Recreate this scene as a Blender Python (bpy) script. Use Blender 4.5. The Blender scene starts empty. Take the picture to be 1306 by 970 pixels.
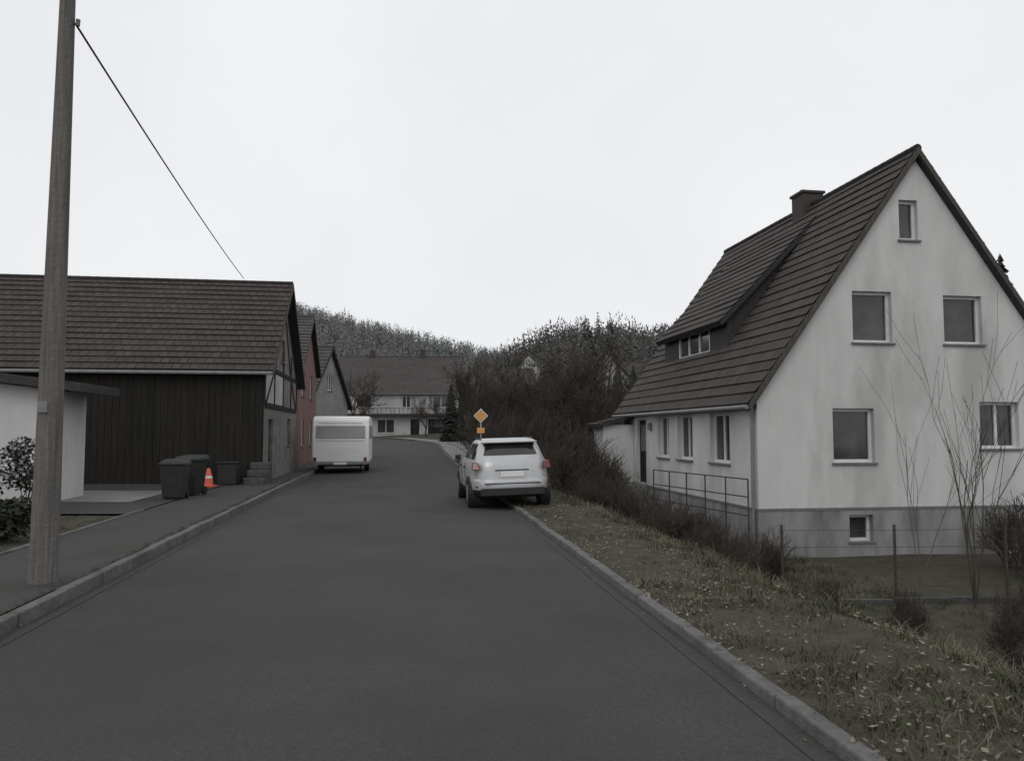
import bpy, math, random
from mathutils import Vector, Matrix
from mathutils.geometry import tessellate_polygon
random.seed(7)
rnd=random.random
def U(a,b): return a+(b-a)*rnd()
scene=bpy.context.scene
COL=scene.collection

# ------------------------------------------------------------ materials
def nmat(name,c1,c2,scale=4.0,rough=0.85,bump=0.0,bscale=None,c3=None,s3=0.6,metal=0.0,spec=0.3,detail=4,stretch=None,amt3=0.6,lo3=.48,hi3=.66):
    m=bpy.data.materials.new(name); m.use_nodes=True
    nt=m.node_tree; N=nt.nodes; Lk=nt.links
    b=N['Principled BSDF']; b.inputs['Roughness'].default_value=rough
    b.inputs['Metallic'].default_value=metal
    b.inputs['Specular IOR Level'].default_value=spec
    tc=N.new('ShaderNodeTexCoord'); vec=tc.outputs['Object']
    if stretch:
        mp=N.new('ShaderNodeMapping'); mp.inputs['Scale'].default_value=stretch
        Lk.new(vec,mp.inputs['Vector']); vec=mp.outputs['Vector']
    n=N.new('ShaderNodeTexNoise'); n.inputs['Scale'].default_value=scale; n.inputs['Detail'].default_value=detail
    n.inputs['Roughness'].default_value=0.65
    Lk.new(vec,n.inputs['Vector'])
    r=N.new('ShaderNodeValToRGB'); r.color_ramp.elements[0].position=0.32; r.color_ramp.elements[1].position=0.68
    r.color_ramp.elements[0].color=(*c1,1); r.color_ramp.elements[1].color=(*c2,1)
    Lk.new(n.outputs['Fac'],r.inputs['Fac'])
    out=r.outputs['Color']
    if c3:
        n3=N.new('ShaderNodeTexNoise'); n3.inputs['Scale'].default_value=s3; n3.inputs['Detail'].default_value=6
        n3.inputs['Roughness'].default_value=.62
        Lk.new(vec,n3.inputs['Vector'])
        r3=N.new('ShaderNodeValToRGB'); r3.color_ramp.elements[0].position=lo3; r3.color_ramp.elements[1].position=hi3
        r3.color_ramp.elements[0].color=(0,0,0,1); r3.color_ramp.elements[1].color=(amt3,amt3,amt3,1)
        Lk.new(n3.outputs['Fac'],r3.inputs['Fac'])
        mx=N.new('ShaderNodeMix'); mx.data_type='RGBA'
        Lk.new(r3.outputs['Color'],mx.inputs[0]); Lk.new(out,mx.inputs[6]); mx.inputs[7].default_value=(*c3,1)
        out=mx.outputs[2]
    Lk.new(out,b.inputs['Base Color'])
    if bump>0:
        nb=N.new('ShaderNodeTexNoise'); nb.inputs['Scale'].default_value=bscale or scale*4; nb.inputs['Detail'].default_value=3
        Lk.new(tc.outputs['Object'],nb.inputs['Vector'])
        bp=N.new('ShaderNodeBump'); bp.inputs['Strength'].default_value=bump; bp.inputs['Distance'].default_value=0.02
        Lk.new(nb.outputs['Fac'],bp.inputs['Height']); Lk.new(bp.outputs['Normal'],b.inputs['Normal'])
    return m
def g3(v,t=(1,1,1)): return (v*t[0],v*t[1],v*t[2])

def tilemat(name,c1,c2,cm,c3):
    m=bpy.data.materials.new(name); m.use_nodes=True
    nt=m.node_tree; N=nt.nodes; Lk=nt.links; b=N['Principled BSDF']
    b.inputs['Roughness'].default_value=0.8; b.inputs['Specular IOR Level'].default_value=0.25
    uv=N.new('ShaderNodeUVMap')
    br=N.new('ShaderNodeTexBrick'); br.inputs['Scale'].default_value=1; br.inputs['Brick Width'].default_value=0.26
    br.inputs['Row Height'].default_value=1.0; br.inputs['Mortar Size'].default_value=0.018; br.inputs['Bias'].default_value=0.0
    br.offset=0.5
    br.inputs['Color1'].default_value=(*c1,1); br.inputs['Color2'].default_value=(*c2,1); br.inputs['Mortar'].default_value=(*cm,1)
    Lk.new(uv.outputs['UV'],br.inputs['Vector'])
    tc=N.new('ShaderNodeTexCoord'); n=N.new('ShaderNodeTexNoise'); n.inputs['Scale'].default_value=0.9; n.inputs['Detail'].default_value=6
    n.inputs['Roughness'].default_value=0.7
    Lk.new(tc.outputs['Object'],n.inputs['Vector'])
    r=N.new('ShaderNodeValToRGB'); r.color_ramp.elements[0].position=0.42; r.color_ramp.elements[1].position=0.7
    r.color_ramp.elements[0].color=(0,0,0,1); r.color_ramp.elements[1].color=(.7,.7,.7,1)
    Lk.new(n.outputs['Fac'],r.inputs['Fac'])
    mx=N.new('ShaderNodeMix'); mx.data_type='RGBA'; Lk.new(r.outputs['Color'],mx.inputs[0]); Lk.new(br.outputs['Color'],mx.inputs[6]); mx.inputs[7].default_value=(*c3,1)
    Lk.new(mx.outputs[2],b.inputs['Base Color'])
    bp=N.new('ShaderNodeBump'); bp.inputs['Strength'].default_value=0.5; bp.inputs['Distance'].default_value=0.02; bp.invert=True
    Lk.new(br.outputs['Fac'],bp.inputs['Height']); Lk.new(bp.outputs['Normal'],b.inputs['Normal'])
    return m
def brickmat(name,c1,c2,cm,w=0.25,h=0.075):
    m=bpy.data.materials.new(name); m.use_nodes=True
    nt=m.node_tree; N=nt.nodes; Lk=nt.links; b=N['Principled BSDF']; b.inputs['Roughness'].default_value=0.9
    tc=N.new('ShaderNodeTexCoord'); sp=N.new('ShaderNodeSeparateXYZ'); Lk.new(tc.outputs['Object'],sp.inputs[0])
    ad=N.new('ShaderNodeMath'); ad.operation='ADD'; Lk.new(sp.outputs['X'],ad.inputs[0]); Lk.new(sp.outputs['Y'],ad.inputs[1])
    cb=N.new('ShaderNodeCombineXYZ'); Lk.new(ad.outputs[0],cb.inputs['X']); Lk.new(sp.outputs['Z'],cb.inputs['Y'])
    br=N.new('ShaderNodeTexBrick'); br.inputs['Scale'].default_value=1; br.inputs['Brick Width'].default_value=w; br.inputs['Row Height'].default_value=h
    br.inputs['Mortar Size'].default_value=0.008
    br.inputs['Color1'].default_value=(*c1,1); br.inputs['Color2'].default_value=(*c2,1); br.inputs['Mortar'].default_value=(*cm,1)
    Lk.new(cb.outputs[0],br.inputs['Vector']); Lk.new(br.outputs['Color'],b.inputs['Base Color'])
    return m

def glassmat(name,c1,c2,s=1.3,rough=0.08):
    m=nmat(name,c1,c2,scale=s,rough=rough,spec=0.6,detail=2); return m

M={}
M['asphalt']=nmat('asphalt',g3(.046,(1,1,1.03)),g3(.082,(1,1,1.03)),scale=40,rough=.9,bump=.7,bscale=120,c3=g3(.038),s3=.4,spec=.25,amt3=.7,lo3=.38,hi3=.72)
M['walk']=nmat('pavement_asphalt',g3(.040),g3(.066),scale=25,rough=.9,bump=.5,bscale=120,c3=(.04,.045,.03),s3=.8)
M['concrete']=nmat('concrete',g3(.16),g3(.24),scale=6,rough=.9,bump=.3,c3=g3(.09),s3=.7)
M['oldstone']=nmat('old_stone',g3(.05),g3(.10),scale=5,rough=.95,bump=.5,c3=(.04,.045,.03),s3=1.2)
M['kerb']=nmat('kerb_stone',g3(.10,(1,1,.98)),g3(.16,(1,1,.98)),scale=9,rough=.9,bump=.6,bscale=60,c3=(.05,.052,.04),s3=1.4)
M['soil']=nmat('ground_soil',(.038,.033,.025),(.070,.062,.046),scale=3.2,rough=1,bump=.9,bscale=14,c3=(.034,.043,.022),s3=.3)
M['render']=nmat('wall_render',g3(.49,(1,1,.985)),g3(.58,(1,1,.985)),scale=1.2,rough=.92,bump=.3,bscale=60,c3=g3(.34,(1,.99,.96)),s3=.55,stretch=(1,1,.3),amt3=.75)
M['sockel']=nmat('plinth_render',g3(.20),g3(.30),scale=1.6,rough=.93,bump=.35,bscale=50,c3=g3(.11,(1,1,.92)),s3=.9,stretch=(1,1,.3),amt3=.85)
M['ledge']=nmat('ledge_stone',g3(.12),g3(.18),scale=6,rough=.9)
M['tile']=tilemat('roof_tiles',(.046,.037,.035),(.078,.062,.058),(.018,.016,.016),(.048,.049,.039))
M['tile2']=tilemat('barn_roof_tiles',(.048,.038,.036),(.073,.058,.054),(.020,.017,.016),(.052,.047,.042))
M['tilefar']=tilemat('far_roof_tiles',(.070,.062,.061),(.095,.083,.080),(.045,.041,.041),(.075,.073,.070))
M['slate']=nmat('slate_cladding',g3(.025),g3(.045),scale=8,rough=.7,bump=.4)
M['wood_dark']=nmat('dark_timber',(.021,.019,.017),(.033,.030,.026),scale=3,rough=.95,stretch=(6,6,.6),c3=(.016,.016,.015),s3=.5,spec=.15)
M['wood']=nmat('weathered_timber',(.05,.044,.039),(.095,.086,.077),scale=4,rough=.9,bump=.5,stretch=(5,5,.4))
M['polewood']=nmat('pole_wood',(.10,.092,.084),(.17,.158,.148),scale=5,rough=.92,bump=.6,stretch=(7,7,.35),c3=(.065,.06,.055),s3=1.3)
M['frame']=nmat('window_frame_paint',g3(.55),g3(.64),scale=6,rough=.5)
M['frame_grey']=nmat('window_frame_grey',g3(.16),g3(.22),scale=6,rough=.6)
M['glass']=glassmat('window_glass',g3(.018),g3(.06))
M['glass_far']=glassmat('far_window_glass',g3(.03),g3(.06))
M['brick']=brickmat('red_brick',(.185,.095,.08),(.15,.072,.063),(.16,.135,.125))
M['chim']=brickmat('chimney_brick',(.060,.043,.04),(.045,.035,.033),(.055,.05,.048))
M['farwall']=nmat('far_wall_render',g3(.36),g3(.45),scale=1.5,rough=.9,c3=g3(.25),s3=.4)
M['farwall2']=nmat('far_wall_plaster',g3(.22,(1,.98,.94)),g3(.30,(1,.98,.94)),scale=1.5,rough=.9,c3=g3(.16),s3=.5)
M['ashlar']=nmat('barn_gable_plaster',(.13,.122,.113),(.22,.21,.2),scale=3,rough=.95,bump=.5,c3=(.07,.067,.064),s3=1.3)
M['bark']=nmat('bark',(.034,.029,.024),(.062,.053,.046),scale=7,rough=.95)
M['twig']=nmat('twig_bark',(.043,.036,.028),(.079,.066,.054),scale=3,rough=.95)
M['twig_pale']=nmat('pale_twig',(.085,.076,.064),(.14,.125,.108),scale=3,rough=.95)
M['needle']=nmat('spruce_needles',(.018,.025,.021),(.037,.046,.037),scale=2,rough=.9)
M['needle_far_haze']=nmat('far_conifer_haze_tint',(.145,.157,.155),(.195,.207,.204),scale=.06,rough=1,spec=0,detail=2)  # distance haze painted into the base colour, paler than real needles
M['bare_far_haze']=nmat('far_bare_crowns_haze_tint',(.165,.168,.165),(.225,.227,.222),scale=.06,rough=1,spec=0,detail=2)  # bare crowns greyed and lightened: haze is put into the colour
M['needle_mid_haze']=nmat('hill_conifer_haze_tint',(.074,.085,.079),(.112,.124,.116),scale=.12,rough=1,spec=0,detail=2)  # weaker haze for the nearer hill, mixed into the foliage colour
M['bare_mid_haze']=nmat('hill_bare_crowns_haze_tint',(.094,.091,.085),(.145,.140,.131),scale=.12,rough=1,spec=0,detail=2)  # crown colour lightened to stand for haze over the nearer hill
M['straw']=nmat('dry_grass',(.092,.080,.058),(.20,.175,.132),scale=1.6,rough=1,c3=(.050,.046,.032),s3=.9,amt3=.9,lo3=.40,hi3=.6)
M['grassgreen']=nmat('green_grass',(.034,.046,.021),(.065,.080,.040),scale=2,rough=1)
M['leaf']=nmat('dead_leaves',(.08,.062,.047),(.29,.255,.205),scale=9,rough=.9)
M['leafwhite']=nmat('pale_blossom',g3(.40),g3(.55),scale=9,rough=.8)
M['ivy']=nmat('hedge_leaves',(.018,.023,.015),(.036,.043,.028),scale=3,rough=.8)
M['metal']=nmat('galvanised_metal',g3(.22),g3(.32),scale=8,rough=.5,metal=.6)
M['rust']=nmat('rusty_iron',(.04,.032,.028),(.075,.058,.05),scale=12,rough=.8)
M['black']=nmat('black_rubber',g3(.014),g3(.022),scale=20,rough=.8)
M['plastic']=nmat('dark_plastic',g3(.020),g3(.032),scale=10,rough=.5)
M['carpaint']=nmat('silver_car_paint',g3(.44,(.98,1,1.02)),g3(.50,(.98,1,1.02)),scale=3,rough=.28,spec=.6,metal=.2,c3=g3(.34),s3=1.2,amt3=.4)
M['carglass']=nmat('car_glass',g3(.012),g3(.03),scale=2,rough=.05,spec=.7)
M['redlens']=nmat('tail_lamp_lens',(.11,.016,.016),(.16,.024,.024),scale=20,rough=.2,spec=.6)
M['plate']=nmat('number_plate_white',g3(.7),g3(.75),scale=5,rough=.5)
M['caravan']=nmat('caravan_panel',g3(.80),g3(.85),scale=2,rough=.35,c3=g3(.70),s3=1.1,amt3=.4)
M['caravanglass']=nmat('caravan_acrylic_window',g3(.22),g3(.30),scale=1.5,rough=.15,spec=.6)
M['binblack']=nmat('bin_plastic_dark',g3(.022),g3(.034),scale=9,rough=.55)
M['bingreen']=nmat('bin_plastic_green',(.018,.023,.020),(.027,.033,.030),scale=9,rough=.55)
M['orange']=nmat('orange_plastic',(.60,.12,.08),(.70,.16,.10),scale=9,rough=.5)
M['yellow']=nmat('sign_yellow',(.60,.30,.10),(.68,.35,.12),scale=9,rough=.5)
M['white']=nmat('white_paint',g3(.55),g3(.64),scale=9,rough=.5)

# ------------------------------------------------------------ mesh builder
class MB:
    def __init__(s): s.v=[]; s.f=[]; s.m=[]; s.uv={}
    def poly(s,pts,m=0,uv=None):
        n=len(s.v); s.v.extend([tuple(p) for p in pts]); s.f.append(tuple(range(n,n+len(pts)))); s.m.append(m)
        if uv: s.uv[len(s.f)-1]=uv
    def hexa(s,p,m=0):
        n=len(s.v); s.v.extend([tuple(q) for q in p])
        for f in ((0,3,2,1),(4,5,6,7),(0,1,5,4),(1,2,6,5),(2,3,7,6),(3,0,4,7)):
            s.f.append(tuple(n+i for i in f)); s.m.append(m)
    def box(s,x0,x1,y0,y1,z0,z1,m=0,P=None):
        p=[(x0,y0,z0),(x1,y0,z0),(x1,y1,z0),(x0,y1,z0),(x0,y0,z1),(x1,y0,z1),(x1,y1,z1),(x0,y1,z1)]
        if P: p=[P(*q) for q in p]
        s.hexa(p,m)
    def tube(s,a,b,ra,rb,n=8,m=0,cap=False):
        a=Vector(a); b=Vector(b); d=(b-a)
        if d.length<1e-6: return
        d.normalize(); t=Vector((0,0,1)) if abs(d.z)<.9 else Vector((1,0,0))
        x=d.cross(t).normalized(); y=d.cross(x)
        k=len(s.v)
        for c,r in ((a,ra),(b,rb)):
            for i in range(n):
                an=2*math.pi*i/n; q=c+x*(r*math.cos(an))+y*(r*math.sin(an)); s.v.append((q.x,q.y,q.z))
        for i in range(n):
            j=(i+1)%n; s.f.append((k+i,k+j,k+n+j,k+n+i)); s.m.append(m)
        if cap:
            s.f.append(tuple(k+i for i in range(n))[::-1]); s.m.append(m)
            s.f.append(tuple(k+n+i for i in range(n))); s.m.append(m)
    def data(s,name,mats,smooth=False):
        me=bpy.data.meshes.new(name); me.from_pydata(s.v,[],s.f)
        for mt in mats: me.materials.append(mt)
        me.polygons.foreach_set('material_index',s.m)
        if smooth: me.polygons.foreach_set('use_smooth',[True]*len(s.f))
        if s.uv:
            l=me.uv_layers.new(name='UVMap')
            for fi,uv in s.uv.items():
                p=me.polygons[fi]
                for k,li in enumerate(p.loop_indices): l.data[li].uv=uv[k]
        me.update(); return me
    def build(s,name,mats,parent=None,smooth=False,bevel=0,loc=(0,0,0),rot=0,seg=2):
        ob=bpy.data.objects.new(name,s.data(name,mats,smooth)); COL.objects.link(ob)
        ob.location=loc; ob.rotation_euler=(0,0,rot)
        if parent: ob.parent=parent
        if bevel:
            bv=ob.modifiers.new('bevel','BEVEL'); bv.width=bevel; bv.segments=seg; bv.limit_method='ANGLE'
        return ob
def empty(name,loc,rot=0,rx=0,ry=0):
    e=bpy.data.objects.new(name,None); COL.objects.link(e); e.location=loc; e.rotation_euler=(rx,ry,rot); e.empty_display_size=.3; return e
def inst(name,me,loc,rot=0,sc=1,scz=None,parent=None):
    o=bpy.data.objects.new(name,me); COL.objects.link(o); o.location=loc; o.rotation_euler=(0,0,rot); o.scale=(sc,sc,scz or sc)
    if parent: o.parent=parent
    return o

# ------------------------------------------------------------ terrain
def ss(a,b,x):
    t=max(0,min(1,(x-a)/(b-a))); return t*t*(3-2*t)
def bend(y):
    if y<65: return 0
    if y<86: return .02*(y-65)**2
    return 8.82+.84*(min(y,115)-86)
def RX(y): yy=min(y,115); return 2.27-.128*yy-bend(yy)
def LX(y): yy=min(y,115); return -3.29-.148*yy-bend(yy)
def zr(y): return 1.0*ss(40,90,y)
def hills(x,y):
    hA=(25+max(0,min(88,-x-10))*.25-12*ss(120,230,-x))*ss(150,330,y)
    hB=(15.0+ss(40,160,x)*14)*ss(-22,14,x)*ss(72,165,y)
    hL=14*ss(-50,-110,x)*ss(60,150,y) if x<-40 else 0
    return max(hA,hB,hL)
def nz(x,y): return math.sin(x*1.3+y*.7)*.5+math.sin(x*.47-y*1.1+1)*.5
def gz(x,y):
    z=zr(y); e=x-RX(y); l=LX(y)-x
    if e>0:
        z+=.05-1.38*ss(1.4,4.4,e)*(1-ss(32,44,y))*(1-.3*ss(30,60,x)) + .04*nz(x,y)*ss(.6,2,e)
    elif l>0: z+=.085+.03*nz(x,y)*ss(3,6,l)
    return z+hills(x,y)
def grid_terrain():
    offs=[0,.12,.35,.6,.9,1.2,1.5,1.8,2.1,2.4,2.7,3,3.3,3.6,3.9,4.2,4.5,5,5.5,6,7,8,9,10,12,14,16,18,20,23,26,30,34,38,44,50,58,66,76,88,100,120,140,165,200,240,300,400,600,900]
    ys=[-60,-40,-25,-15,-8,-4]+[-2+.5*i for i in range(75)]+[36+1.5*i for i in range(40)]+[96+6*i for i in range(45)]+[380,420,500,650,900,1300,1800]
    v=[];cols=None
    for y in ys:
        row=[]
        for o in reversed(offs):
            x=LX(y)-o; row.append((x,y,(gz(x,y) if o>0 else zr(y)-.06+hills(x,y))))
        for o in offs:
            x=RX(y)+o; row.append((x,y,(gz(x,y) if o>0 else zr(y)-.06+hills(x,y))))
        cols=len(row); v+=row
    f=[]
    for j in range(len(ys)-1):
        for i in range(cols-1):
            a=j*cols+i; f.append((a,a+1,a+cols+1,a+cols))
    me=bpy.data.meshes.new('ground'); me.from_pydata(v,[],f); me.materials.append(M['soil'])
    me.polygons.foreach_set('use_smooth',[True]*len(f))
    o=bpy.data.objects.new('ground',me); COL.objects.link(o)
grid_terrain()

def strip(name,xa,xb,y0,y1,dy,zf,mat,n=6):
    v=[];f=[];k=0;y=y0
    ys=[]
    while y<y1: ys.append(y); y+=dy
    ys.append(y1)
    for y in ys:
        a,b=xa(y),xb(y)
        for i in range(n+1):
            x=a+(b-a)*i/n; v.append((x,y,zf(x,y)))
    for j in range(len(ys)-1):
        for i in range(n):
            a=j*(n+1)+i; f.append((a,a+1,a+n+2,a+n+1))
    me=bpy.data.meshes.new(name); me.from_pydata(v,[],f); me.materials.append(mat); me.polygons.foreach_set('use_smooth',[True]*len(f))
    o=bpy.data.objects.new(name,me); COL.objects.link(o); return o
roadz=lambda x,y:zr(y)+.025*(1-((x-(LX(y)+RX(y))/2)/3.2)**2)-.02+hills(x,y)
strip('road',lambda y:LX(y)-.01,lambda y:RX(y)+.01,-30,115,1.0,roadz,M['asphalt'],10)
strip('pavement',lambda y:LX(y)-1.75,lambda y:LX(y)-.13,-30,60,1.0,lambda x,y:zr(y)+.115,M['walk'],2)
strip('yard_paving',lambda y:LX(y)-9.5,lambda y:LX(y)-1.78,15.2,23.8,.6,lambda x,y:zr(y)+.125,M['walk'],4)
strip('driveway',lambda y:LX(y)-9.5,lambda y:LX(y)-2.6,17.6,21.0,.6,lambda x,y:zr(y)+.135,M['concrete'],4)
strip('side_lane',lambda y:RX(y)+.14,lambda y:RX(y)+.3+ss(44,54,y)*4.2*(1-.6*ss(60,78,y)),43,80,1,lambda x,y:zr(y)+.10+hills(x,y),M['concrete'],4)
strip('gutter_line',lambda y:RX(y)-.16,lambda y:RX(y)-.01,-10,60,1,lambda x,y:roadz(x,y)+.005,M['walk'],2)
strip('gutter_line',lambda y:LX(y)+.01,lambda y:LX(y)+.16,-10,60,1,lambda x,y:roadz(x,y)+.005,M['walk'],2)

def kerb(name,XF,side,y0,y1,h,w=.12):
    mb=MB(); y=y0
    while y<y1:
        ya,yb=y+.006,y+.994
        j=U(-.008,.008); hz=h+U(-.008,.008)
        pts=[]
        for z in (-.12,hz):
            for (yy,o) in ((ya,0),(yb,0),(yb,w),(ya,w)):
                pts.append((XF(yy)+side*(o+j),yy,zr(yy)+z))
        mb.hexa(pts); y+=1
    return mb.build(name,[M['kerb']],bevel=.015)
kerb('kerb',LX,-1,-10,75,.12)
kerb('kerb',RX,1,-10,75,.065)
kerb('edging_stones',lambda y:LX(y)-1.76,-1,0,15.2,.15,.07)

# ------------------------------------------------------------ buildings
def roof_slope(mb,e0,e1,r1,r0,course=.33,th=.14,lift=.04):
    e0,e1,r0,r1=map(Vector,(e0,e1,r0,r1))
    n=(e1-e0).cross(r0-e0).normalized()
    if n.z<0: n=-n
    ln=(r0-e0).length; k=max(1,round(ln/course)); w=(e1-e0).length
    for i in range(k):
        t0,t1=i/k,(i+1)/k
        nseg=max(1,int(w/1.3))
        a=e0.lerp(r0,t0);b=e1.lerp(r1,t0);c=e1.lerp(r1,t1);d=e0.lerp(r0,t1)
        hs=[lift+U(-.011,.011) for _ in range(nseg+1)]
        for q in range(nseg):
            s0,s1=q/nseg,(q+1)/nseg
            A=a.lerp(b,s0)+n*hs[q];B=a.lerp(b,s1)+n*hs[q+1];C=d.lerp(c,s1)+n*.004;D=d.lerp(c,s0)+n*.004
            mb.poly([A,B,C,D],0,[(w*s0,i+.001),(w*s1,i+.001),(w*s1,i+.999),(w*s0,i+.999)])
            A2=a.lerp(b,s0)-n*.002;B2=a.lerp(b,s1)-n*.002
            mb.poly([A2,B2,B,A],1)
    p=[e0-n*th,e1-n*th,r1-n*th,r0-n*th,e0-n*.003,e1-n*.003,r1-n*.003,r0-n*.003]
    mb.hexa(p,1)

def panel(mb,P,outer,holes,depth=.14,m=0,mr=None):
    allp=[[Vector((a,b,0)) for a,b in outer]]+[[Vector((a,c,0)),Vector((a,d,0)),Vector((b,d,0)),Vector((b,c,0))] for a,b,c,d in holes]
    flat=[p for l in allp for p in l]
    for t in tessellate_polygon(allp):
        mb.poly([P(flat[i].x,flat[i].y,0) for i in t],m)
    for a,b,c,d in holes:
        for (p,q) in (((a,c),(b,c)),((b,c),(b,d)),((b,d),(a,d)),((a,d),(a,c))):
            mb.poly([P(p[0],p[1],0),P(q[0],q[1],0),P(q[0],q[1],depth),P(p[0],p[1],depth)],m if mr is None else mr)
def window(P,r,parent,depth=.14,fr='frame',gl='glass',mull=1,sill=True,name='window',t=.075):
    a,b,c,d=r; mb=MB()
    def B(u0,u1,w0,w1,d0,d1,m):
        p=[P(u0,w0,d0),P(u1,w0,d0),P(u1,w0,d1),P(u0,w0,d1),P(u0,w1,d0),P(u1,w1,d0),P(u1,w1,d1),P(u0,w1,d1)]; mb.hexa(p,m)
    D=depth
    B(a,a+t,c,d,D-.07,D+.01,0); B(b-t,b,c,d,D-.07,D+.01,0)
    B(a+t,b-t,c,c+t,D-.07,D+.01,0); B(a+t,b-t,d-t,d,D-.07,D+.01,0)
    for i in range(mull):
        u=a+(b-a)*(i+1)/(mull+1); B(u-.035,u+.035,c+t,d-t,D-.062,D+.01,0)
    mb.poly([P(a+t*.5,c+t*.5,D-.02),P(b-t*.5,c+t*.5,D-.02),P(b-t*.5,d-t*.5,D-.02),P(a+t*.5,d-t*.5,D-.02)],1)
    if sill: B(a-.05,b+.05,c-.05,c-.003,-.06,D-.06,2)
    return mb.build(name,[M[fr],M[gl],M['ledge']],parent)

def make_house(name,loc,rot,W,L,zb,ze,zt,wall,roof,wins,plinth=None,og=.25,oe=.35,front=None,fr='frame',gl='glass',mull=1,hd=.14):
    H=empty(name,loc,rot)
    Ps={'front':lambda u,w,d:(u,d,w),'left':lambda u,w,d:(d,u,w),'back':lambda u,w,d:(u,L-d,w),'right':lambda u,w,d:(W-d,u,w)}
    z0=zb if plinth is None else plinth
    mb=MB()
    g=[(0,z0),(W,z0),(W,ze),(W/2,zt-.1),(0,ze)]
    for k in Ps:
        out=g if k in('front','back') else [(0,z0),(L,z0),(L,ze),(0,ze)]
        holes=[w[1:5] for w in wins if w[0]==k and w[3]>z0]
        panel(mb,Ps[k],out,holes,m=(1 if (front and k=='front') else 0),depth=hd)
    mb.build('walls',[M[wall],M[front or wall]],H)
    if plinth is not None:
        mb=MB(); e=.035
        for k in Ps:
            F=Ps[k]; PP=(lambda F:lambda u,w,d:F(u,w,d-e))(F)
            ext=W if k in('front','back') else L
            panel(mb,PP,[(-e,zb),(ext+e,zb),(ext+e,plinth),(-e,plinth)],[w[1:5] for w in wins if w[0]==k and w[4]<=plinth],depth=hd)
        mb.build('plinth',[M['sockel']],H)
        mb=MB(); q=.05
        mb.box(-q,W+q,-q,-.002,plinth-.03,plinth+.03); mb.box(-q,-.002,0,L,plinth-.03,plinth+.03); mb.box(W+.002,W+q,0,L,plinth-.03,plinth+.03)
        mb.build('plinth_ledge',[M['ledge']],H)
    for w in wins:
        k=w[0]; kind=w[5] if len(w)>5 else 'w'
        if kind=='w': window(Ps[k],w[1:5],H,fr=fr,gl=gl,mull=mull,depth=hd)
        elif kind=='s': window(Ps[k],w[1:5],H,fr=fr,gl=gl,mull=0,depth=hd)
        elif kind=='d':
            mb=MB(); F=Ps[k];a,b,c,d=w[1:5]
            p=[F(a,c,.1),F(b,c,.1),F(b,c,.14),F(a,c,.14),F(a,d,.1),F(b,d,.1),F(b,d,.14),F(a,d,.14)]; mb.hexa(p,0)
            p=[F(a+.15,c+1.1,.085),F(b-.15,c+1.1,.085),F(b-.15,c+1.1,.098),F(a+.15,c+1.1,.098),F(a+.15,d-.15,.085),F(b-.15,d-.15,.085),F(b-.15,d-.15,.098),F(a+.15,d-.15,.098)]; mb.hexa(p,1)
            mb.build('door',[M['wood_dark'],M[gl]],H)
    s=(zt-ze)/(W/2); up=.16
    mb=MB()
    roof_slope(mb,(-oe,-og,ze-oe*s+up),(-oe,L+og,ze-oe*s+up),(W/2,L+og,zt+up),(W/2,-og,zt+up))
    roof_slope(mb,(W+oe,-og,ze-oe*s+up),(W+oe,L+og,ze-oe*s+up),(W/2,L+og,zt+up),(W/2,-og,zt+up))
    mb.build('roof',[M[roof],M['slate']],H)
    mb=MB(); n=int((L+2*og)/.33)
    for i in range(n):
        y=-og+i*(L+2*og)/n; y1=y+(L+2*og)/n+.03
        mb.tube((W/2,y,zt+up-.03),(W/2,y1,zt+up-.02),.11,.095,8,0,True)
    mb.build('ridge_tiles',[M[roof]],H,smooth=False)
    mb=MB()
    for x in (-oe-.05,W+oe+.05): mb.tube((x,-og,ze-oe*s+up-.08),(x,L+og,ze-oe*s+up-.09),.055,.055,8,0,True)
    mb.build('gutters',[M['frame_grey']],H)
    return H,Ps,s,up

AL=math.atan(.148)
# --- main white house on the right
W,L=8.8,11.4
wins=[('front',1.97,3.07,.94,2.27,'s'),('front',5.98,7.08,1.27,2.45),('front',2.57,3.64,3.91,5.2,'s'),('front',5.07,6.15,3.91,5.15,'s'),
 ('front',3.92,4.44,6.54,7.57,'s'),('front',2.32,2.95,-.98,-.33,'s'),
 ('left',1.6,2.9,.86,2.2),('left',4.2,5.45,.86,2.2),('left',6.2,7.3,.86,2.2),('left',8.55,9.55,-.1,2.1,'d'),
 ('right',2,3.2,.9,2.2),('right',7,8.2,.9,2.2),('back',2,3.2,.9,2.2),('back',5.5,6.7,.9,2.2)]
H,Ps,s,up=make_house('gabled_house',(5.93,19,0),AL,W,L,-1.7,2.6,8.75,'render','tile',wins,plinth=-.18,og=.16,oe=.28,hd=.2)
mb=MB()
for sx in (0,1):
    for y0 in (-.20,L+.165):
        a=Vector((-.28 if sx==0 else W+.28,y0,2.6-.28*s+up)); b=Vector((W/2,y0,8.75+up))
        n=Vector((0,0,-.2))
        mb.hexa([a+n,b+n,b+n+Vector((0,.035,0)),a+n+Vector((0,.035,0)),a,b,b+Vector((0,.035,0)),a+Vector((0,.035,0))])
mb.build('barge_boards',[M['wood']],H)
d0,d1=3.9,9.3; fx=1.0; zf=5.1; sd=(8.15-zf)/(3.95-fx)
mb=MB()
Pd=lambda u,w,d:(fx+d,u,w)
panel(mb,Pd,[(d0,3.6),(d1,3.6),(d1,zf),(d0,zf)],[(5.2,7.9,4.15,4.95)],depth=.1)
for y in (d0,d1):
    mb.poly([(fx,y,3.6),(fx,y,zf),(3.9,y,zf+2.9*sd),(3.9,y,7.9)])
mb.build('dormer_cladding',[M['slate']],H)
window(Pd,(5.2,7.9,4.15,4.95),H,depth=.08,mull=2,name='dormer_window')
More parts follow.
